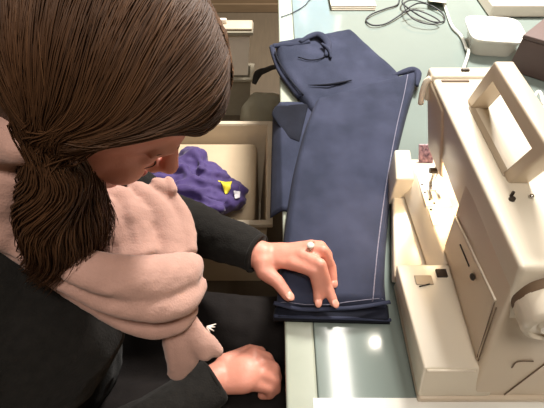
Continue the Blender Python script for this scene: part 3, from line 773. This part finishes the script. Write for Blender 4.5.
for s in (1,-1):
    tube('eyelashes', catmull([hp(0.070,0.016*s,-0.014),hp(0.0775,0.027*s,-0.018),hp(0.068,0.043*s,-0.014)],6), [0.0005,0.0009,0.0005], M_lash, ps, 6, flat=0.6)
    tube('eyebrow', catmull([hp(0.0795,0.012*s,0.010),hp(0.078,0.028*s,0.016),hp(0.0645,0.046*s,0.012)],6), [0.0014,0.0018,0.0006], M_brow, ps, 6, flat=0.6)
bm = bmesh.new()
tube_bm(bm, catmull([hp(0.078,-0.017,-0.068),hp(0.0885,0,-0.064),hp(0.078,0.017,-0.068)],6), [0.001,0.003,0.001], 8)
tube_bm(bm, catmull([hp(0.076,-0.015,-0.074),hp(0.0865,0,-0.076),hp(0.076,0.015,-0.074)],6), [0.001,0.0035,0.001], 8)
link('lips', bm_mesh(bm), M_lip, ps)

# sweater
bm = bmesh.new()
ell_bm(bm, chest+V((0.005,0,0)), (0.125,0.180,0.155)); ell_bm(bm, belly, (0.120,0.160,0.17)); ell_bm(bm, pelvis+V((0,0,0.06)), (0.135,0.185,0.10))
chain(bm, [shR+V((0,0,0.0)), V((-0.30,0.27,0.995)), shL], [0.066,0.078,0.066])
ell_bm(bm, V((-0.255,0.21,0.90)), (0.075,0.075,0.075)); ell_bm(bm, V((-0.255,0.33,0.90)), (0.075,0.075,0.075))
cfR = wrR.lerp(elR, 0.04); cfL = wrL.lerp(elL, 0.05)
chain(bm, [shR, elR, elR.lerp(wrR,0.5), cfR], [0.064,0.055,0.046,0.036])
chain(bm, [shL, elL, elL.lerp(wrL,0.5), cfL], [0.062,0.052,0.043,0.0335])
me = remesh(bm, 0.006, 6)
def cutcap(me, c, d):
    for v in me.vertices:
        r = v.co-c; k = r.dot(d)
        if 0 < k < 0.06 and (r-d*k).length < 0.06: v.co -= d*k*0.9
cutcap(me, cfR, (wrR-elR).normalized()); cutcap(me, cfL, (wrL-elL).normalized())
displace(me, lambda p: 0.006*noise.noise(V((p.x*14,p.y*14,p.z*26))) + 0.002*noise.noise(p*60))
sw = link('sweater', me, M_knit, ps)
for c, e, w_ in ((cfR, elR, wrR), (cfL, elL, wrL)):
    d = (w_-e).normalized(); s1 = d.cross(V((0,0,1))).normalized(); n1 = s1.cross(d)
    bm = bmesh.new()
    R0 = 0.0335 if w_ is wrR else 0.031
    tube_bm(bm, [c+s1*math.cos(t)*R0+n1*math.sin(t)*R0 for t in [2*PI*k/36 for k in range(36)]], 0.0035, 8, closed=True)
    link('cuff', bm_mesh(bm), M_knit, sw)
# trousers
bm = bmesh.new()
ell_bm(bm, pelvis+V((0,0,-0.008)), (0.135,0.185,0.108))
for yy in (0.17,0.338):
    chain(bm, [V((-0.40,yy,0.562)), V((-0.15,yy,0.585)), V((0.045,yy,0.585)), V((0.02,yy,0.35)), V((0.0,yy,0.10))], [0.090,0.082,0.070,0.056,0.050])
ell_bm(bm, V((-0.2,0.255,0.57)), (0.2,0.07,0.06))
me = remesh(bm, 0.007, 6)
displace(me, lambda p: 0.006*noise.noise(V((p.x*10,p.y*22,p.z*22))) + 0.002*noise.noise(p*50))
link('trousers', me, M_trou, ps)
for yy in (0.165,0.345):
    bm = bmesh.new(); chain(bm, [V((-0.005,yy,0.052)),V((0.13,yy,0.042))], [0.046,0.038])
    me = remesh(bm, 0.006, 4)
    for v in me.vertices: v.co.z = max(v.co.z, 0.003)
    link('shoe', me, M_strap, ps)

# scarf: folded rolls of cloth fused into one
bm = bmesh.new()
from mathutils.bvhtree import BVHTree
def bvh_of(o):
    off = world_loc(o)
    return BVHTree.FromPolygons([v.co+off for v in o.data.vertices], [list(p.vertices) for p in o.data.polygons])
BV = [bvh_of(body), bvh_of(sw)]
def resting(p, r):
    """keep a cloth centre line outside the body it lies on"""
    for b_ in BV:
        o_ = V((0,0,CAM_Z)); d = p-o_; L = d.length; d.normalize()
        h = b_.ray_cast(o_, d)
        if h[0] is not None and h[3] < L+r*0.5: p = o_+d*max(0.1, h[3]-r*0.5)
    return p
def roll(pts, rad, flat=0.8, up=(0,0,1), rest=True):
    P0 = [at(*p) for p in pts]; R0 = lerp_list(rad, len(P0))
    if rest: P0 = [resting(p, r) for p, r in zip(P0, R0)]
    P = catmull(P0, 6); R = lerp_list(rad, len(P))
    P2 = [P[0]] + P + [P[-1]]
    t0 = (P[0]-P[1]).normalized(); t1 = (P[-1]-P[-2]).normalized()
    P2[0] = P[0]+t0*R[0]*0.7; P2[-1] = P[-1]+t1*R[-1]*0.7
    tube_bm(bm, P2, [R[0]*0.3]+R+[R[-1]*0.3], 14, up=None, flat=flat)
# around the nape
roll([(30,145,1.10),(5,140,1.11),(-35,160,1.10),(-45,195,1.07),(-15,222,1.05),(20,240,1.03)], [0.018,0.028,0.034,0.034,0.026,0.020], 0.8)
roll([(8,165,1.08),(2,195,1.07),(8,222,1.04)], [0.024,0.024,0.020], 0.8)
# throat folds, lying behind the front rolls
roll([(112,196,.99),(126,222,.97),(138,258,.95)], [0.022,0.028,0.026], rest=False)
roll([(134,188,.98),(150,205,.965),(164,228,.945),(170,258,.93)], [0.014,0.020,0.024,0.024], rest=False)
roll([(156,183,.975),(170,198,.955),(180,220,.94),(184,252,.925)], [0.010,0.013,0.018,0.019], rest=False)
roll([(118,215,.975),(160,224,.935)], [0.036,0.030], rest=False)
roll([(168,180,.97),(173,192,.965)], [0.007,0.008], rest=False)
roll([(183,222,.935),(189,235,.93),(188,248,.925)], [0.009,0.011,0.010], rest=False)
roll([(90,210,1.0),(108,240,.97),(118,262,.955)], [0.03,0.032,0.026], rest=False)
# front rolls
roll([(5,228,1.06),(45,250,1.055),(85,268,1.04),(125,277,1.015),(160,277,.99),(186,270,.97),(196,262,.96)], [0.010,0.014,0.019,0.023,0.025,0.022,0.014], 0.7)
roll([(-10,224,1.06),(35,256,1.045),(80,284,1.02),(120,300,.995),(158,305,.975),(186,298,.955),(201,284,.945)], [0.010,0.012,0.015,0.018,0.019,0.018,0.011], 0.75)
roll([(-18,226,1.04),(30,262,1.02),(78,294,.99),(118,317,.96),(150,328,.94),(178,323,.93),(194,309,.925)], [0.009,0.009,0.010,0.011,0.012,0.012,0.008], 0.9)
me = remesh(bm, 0.0030, 2, 0.4)
displace(me, lambda p: 0.0012*noise.noise(V((p.x*16+p.z*20,p.y*40,p.z*60))) + 0.0005*noise.noise(p*120))
sc = link('scarf', me, M_scarf, ps)
# hanging end of the scarf with gathered tips
bm = bmesh.new()
roll([(178,322,.915),(182,340,.895),(183,358,.870),(176,376,.845)], [0.020,0.023,0.022,0.012], 0.5)
roll([(168,328,.915),(172,350,.885),(172,368,.86)], [0.010,0.012,0.008], 0.6)
roll([(188,322,.915),(198,334,.90),(210,343,.885),(219,352,.87)], [0.012,0.011,0.010,0.008], 0.8)
roll([(192,330,.905),(200,343,.89),(206,356,.875)], [0.014,0.013,0.010], 0.8)
me = remesh(bm, 0.003, 3, 0.4)
displace(me, lambda p: 0.0015*noise.noise(V((p.x*60,p.y*60,p.z*12))))
link('scarf_tail', me, M_scarf, sc)
bm = bmesh.new()
for (du,dv) in ((8,0),(7,4),(9,-3),(3,6)): tube_bm(bm, [at(207,327,.90), at(207+du,327+dv,.895)], [0.0016,0.0006], 6)
link('tassel', bm_mesh(bm), mat('tassel_thread', srgb(235,222,212), 0.8, noise_amt=0.02), sc)

# hair -------------------------------------------------------------
def hair_surface(d, lift=0.0):
    """point over the skull in direction d=(f,r,u)"""
    a_, b_, c_ = 0.106, (0.088 if d[1] > 0 else 0.076), 0.102
    k = 1/math.sqrt((d[0]/a_)**2+(d[1]/b_)**2+(d[2]/c_)**2)
    return hp(-0.006+d[0]*(k+lift), d[1]*(k+lift), 0.020+d[2]*(k+lift))
bm = bmesh.new()
# cap: sphere of directions without the face
NU, NV = 64, 40
grid = {}
def is_face(d): return (d[2] < 0.68*d[0]+0.16 and d[0] > 0.05) or (d[0] > -0.15 and d[2] < -0.2)
for i in range(NU):
    for j in range(NV+1):
        th = 2*PI*i/NU; ph = PI*j/NV
        d = (math.sin(ph)*math.cos(th), math.sin(ph)*math.sin(th), math.cos(ph))
        grid[i,j] = (d, bm.verts.new(hair_surface(d, -0.004)))
for i in range(NU):
    for j in range(NV):
        c4 = [grid[i,j], grid[(i+1)%NU,j], grid[(i+1)%NU,j+1], grid[i,j+1]]
        if any(is_face(c[0]) for c in c4): continue
        if all(c[0][2] < -0.8 for c in c4): continue
        try: bm.faces.new([c[1] for c in c4])
        except Exception: pass
bmesh.ops.remove_doubles(bm, verts=bm.verts[:], dist=0.0001)
loose = [v for v in bm.verts if not v.link_faces]
bmesh.ops.delete(bm, geom=loose, context='VERTS')
bmesh.ops.recalc_face_normals(bm, faces=bm.faces[:])
geo = bmesh.ops.solidify(bm, geom=bm.faces[:], thickness=0.008)
hb = link('hair', bm_mesh(bm), M_hairb, ps)
# gathered fall of hair over the right shoulder
GA = [at(50,136,1.165), at(54,156,1.145), at(56,180,1.12), at(62,206,1.085), at(68,232,1.045), at(74,252,1.005)]
GR = [0.030, 0.030, 0.037, 0.047, 0.052, 0.050]
bm = bmesh.new()
fallp = catmull(GA, 8)
tube_bm(bm, fallp[:-4], [r*f for r, f in zip(GR, (0.85,0.8,0.78,0.75,0.66,0.4))], 24, flat=0.5)
bmesh.ops.recalc_face_normals(bm, faces=bm.faces[:])
link('hair_fall', bm_mesh(bm), M_hairb, hb)

verts, faces, tint = [], [], []
def strand(P, r, t):
    n = len(P); base = len(verts); prev = None
    for i in range(n):
        tg_ = (P[min(i+1,n-1)]-P[max(i-1,0)]).normalized()
        s = tg_.cross(V((0,0,1))) if prev is None else prev - tg_*prev.dot(tg_)
        if s.length < 1e-5: s = V((1,0,0))
        s.normalize(); prev = s; b_ = s.cross(tg_)
        k = i/(n-1); rr = r*(1 if k < 0.85 else (1-(k-0.85)/0.15*0.8))
        for q in range(3):
            an = 2*PI*q/3; verts.append(P[i]+s*math.cos(an)*rr+b_*math.sin(an)*rr); tint.append(t)
    for i in range(n-1):
        for q in range(3): faces.append((base+i*3+q, base+i*3+(q+1)%3, base+(i+1)*3+(q+1)%3, base+(i+1)*3+q))
def nrm(d): L = math.sqrt(sum(c*c for c in d)); return [c/L for c in d]
def path_dirs(ds, n):
    P = catmull([V(nrm(d)) for d in ds], n); return [nrm(p) for p in P]
GD = nrm((-0.10, 0.96, -0.23))       # where the hair gathers behind the right ear
GDL = nrm((-0.80, -0.35, -0.55))
fall_t = [fallp[min(len(fallp)-1, int(k*(len(fallp)-1)/20))] for k in range(21)]
fr = lerp_list(GR, 21)
def fall_frame(i):
    t = (fall_t[min(i+1,20)]-fall_t[max(i-1,0)]).normalized(); s = t.cross(V((0,0,1))).normalized(); return s, s.cross(t)
NST = 9500
for k in range(NST):
    side = 1 if random.random() < 0.74 else -1
    t = random.random()
    # parting runs from the forehead over the crown to the back
    ang = math.radians(31 + 141*t**0.9)      # 0 = straight forward, 90 = crown
    st = (math.cos(ang), -0.10 + 0.02*side + random.gauss(0,0.012), math.sin(ang))
    lift = random.uniform(0.0, 0.009)
    jit = random.gauss(0, 0.035)
    clump = noise.noise(V((t*16, side*3, 1.7)))
    cl2 = noise.noise(V((t*60, side*3, 5)))
    tt = 0.36 + 0.16*clump + 0.14*cl2 + random.gauss(0,0.10)
    if side == 1:
        f1 = 1-t
        mid1 = (math.cos(ang)*0.86+jit, 0.50+0.05*clump, math.sin(ang)*0.86)
        lo_ = -0.02+0.50*(1-f1)*0.2+jit
        mid2 = (0.55*f1 - 0.70*(1-f1) + jit, 0.80, 0.50 - 0.38*(1-f1) + jit*0.5)
        mid3 = (0.24*f1 - 0.42*(1-f1) + jit*0.6, 0.96, 0.17 - 0.20*(1-f1) + jit*0.5)
        gd = (GD[0]+random.gauss(0,0.11), GD[1], GD[2]+random.gauss(0,0.05))
        ds = [st, mid1, mid2, mid3, gd]
    else:
        f1 = 1-t
        mid1 = (math.cos(ang)*0.86+jit, -0.50, math.sin(ang)*0.86)
        mid2 = (0.40*f1 - 0.5*(1-f1)+jit, -0.95, 0.15+0.40*f1+jit)
        mid3 = (-0.45+jit, -0.85, -0.25+jit)
        ds = [st, mid1, mid2, mid3, (GDL[0]+random.gauss(0,.1), GDL[1]+random.gauss(0,.1), GDL[2]+random.gauss(0,.1))]
    if side == -1: tt += 0.25  # far-side strands coloured lighter to paint the backlight on them
    D = path_dirs(ds, 5); n = len(D)
    ph = random.uniform(0, 6.28)
    P = []
    for i, d in enumerate(D):
        k_ = i/(n-1)
        l = lift*math.sin(min(1, k_*2.2)*PI/2) + 0.0035*noise.noise(V((t*9+k_*1.5, k_*2, side*7))) + 0.0012*math.sin(ph+k_*9)
        P.append(hair_surface(d, l))
    if side == 1:
        # continue into the fall with loose waves
        u_ = random.random()**0.38*1.04; an = random.uniform(0, 2*PI); L_ = random.uniform(0.72, 1.0)
        wf = random.uniform(5, 9); wa = random.uniform(0.003, 0.009)
        for i in range(2, 21):
            if i/20 > L_: break
            s_, n_ = fall_frame(i); kk = i/20
            w_ = min(1, i/7)
            off = s_*(math.cos(an)*u_*fr[i] + wa*w_*math.sin(wf*kk+ph)) + n_*(math.sin(an)*u_*fr[i]*0.62 + wa*w_*math.cos(wf*kk+ph))
            P.append(fall_t[i]+off)
        P = [P[0]]+[(P[i-1]+P[i]*2+P[i+1])/4 for i in range(1, len(P)-1)]+[P[-1]]
        P = [P[0]]+[(P[i-1]+P[i]*2+P[i+1])/4 for i in range(1, len(P)-1)]+[P[-1]]
    strand(P, random.uniform(0.0004, 0.0009), max(0, min(1, tt)))
me = bpy.data.meshes.new('strands'); me.from_pydata([tuple(v) for v in verts], [], faces)
at_ = me.attributes.new('tint', 'FLOAT', 'POINT'); at_.data.foreach_set('value', tint)
st_ = link('hair_strands', me, M_hair, hb); st_['kind'] = 'stuff'
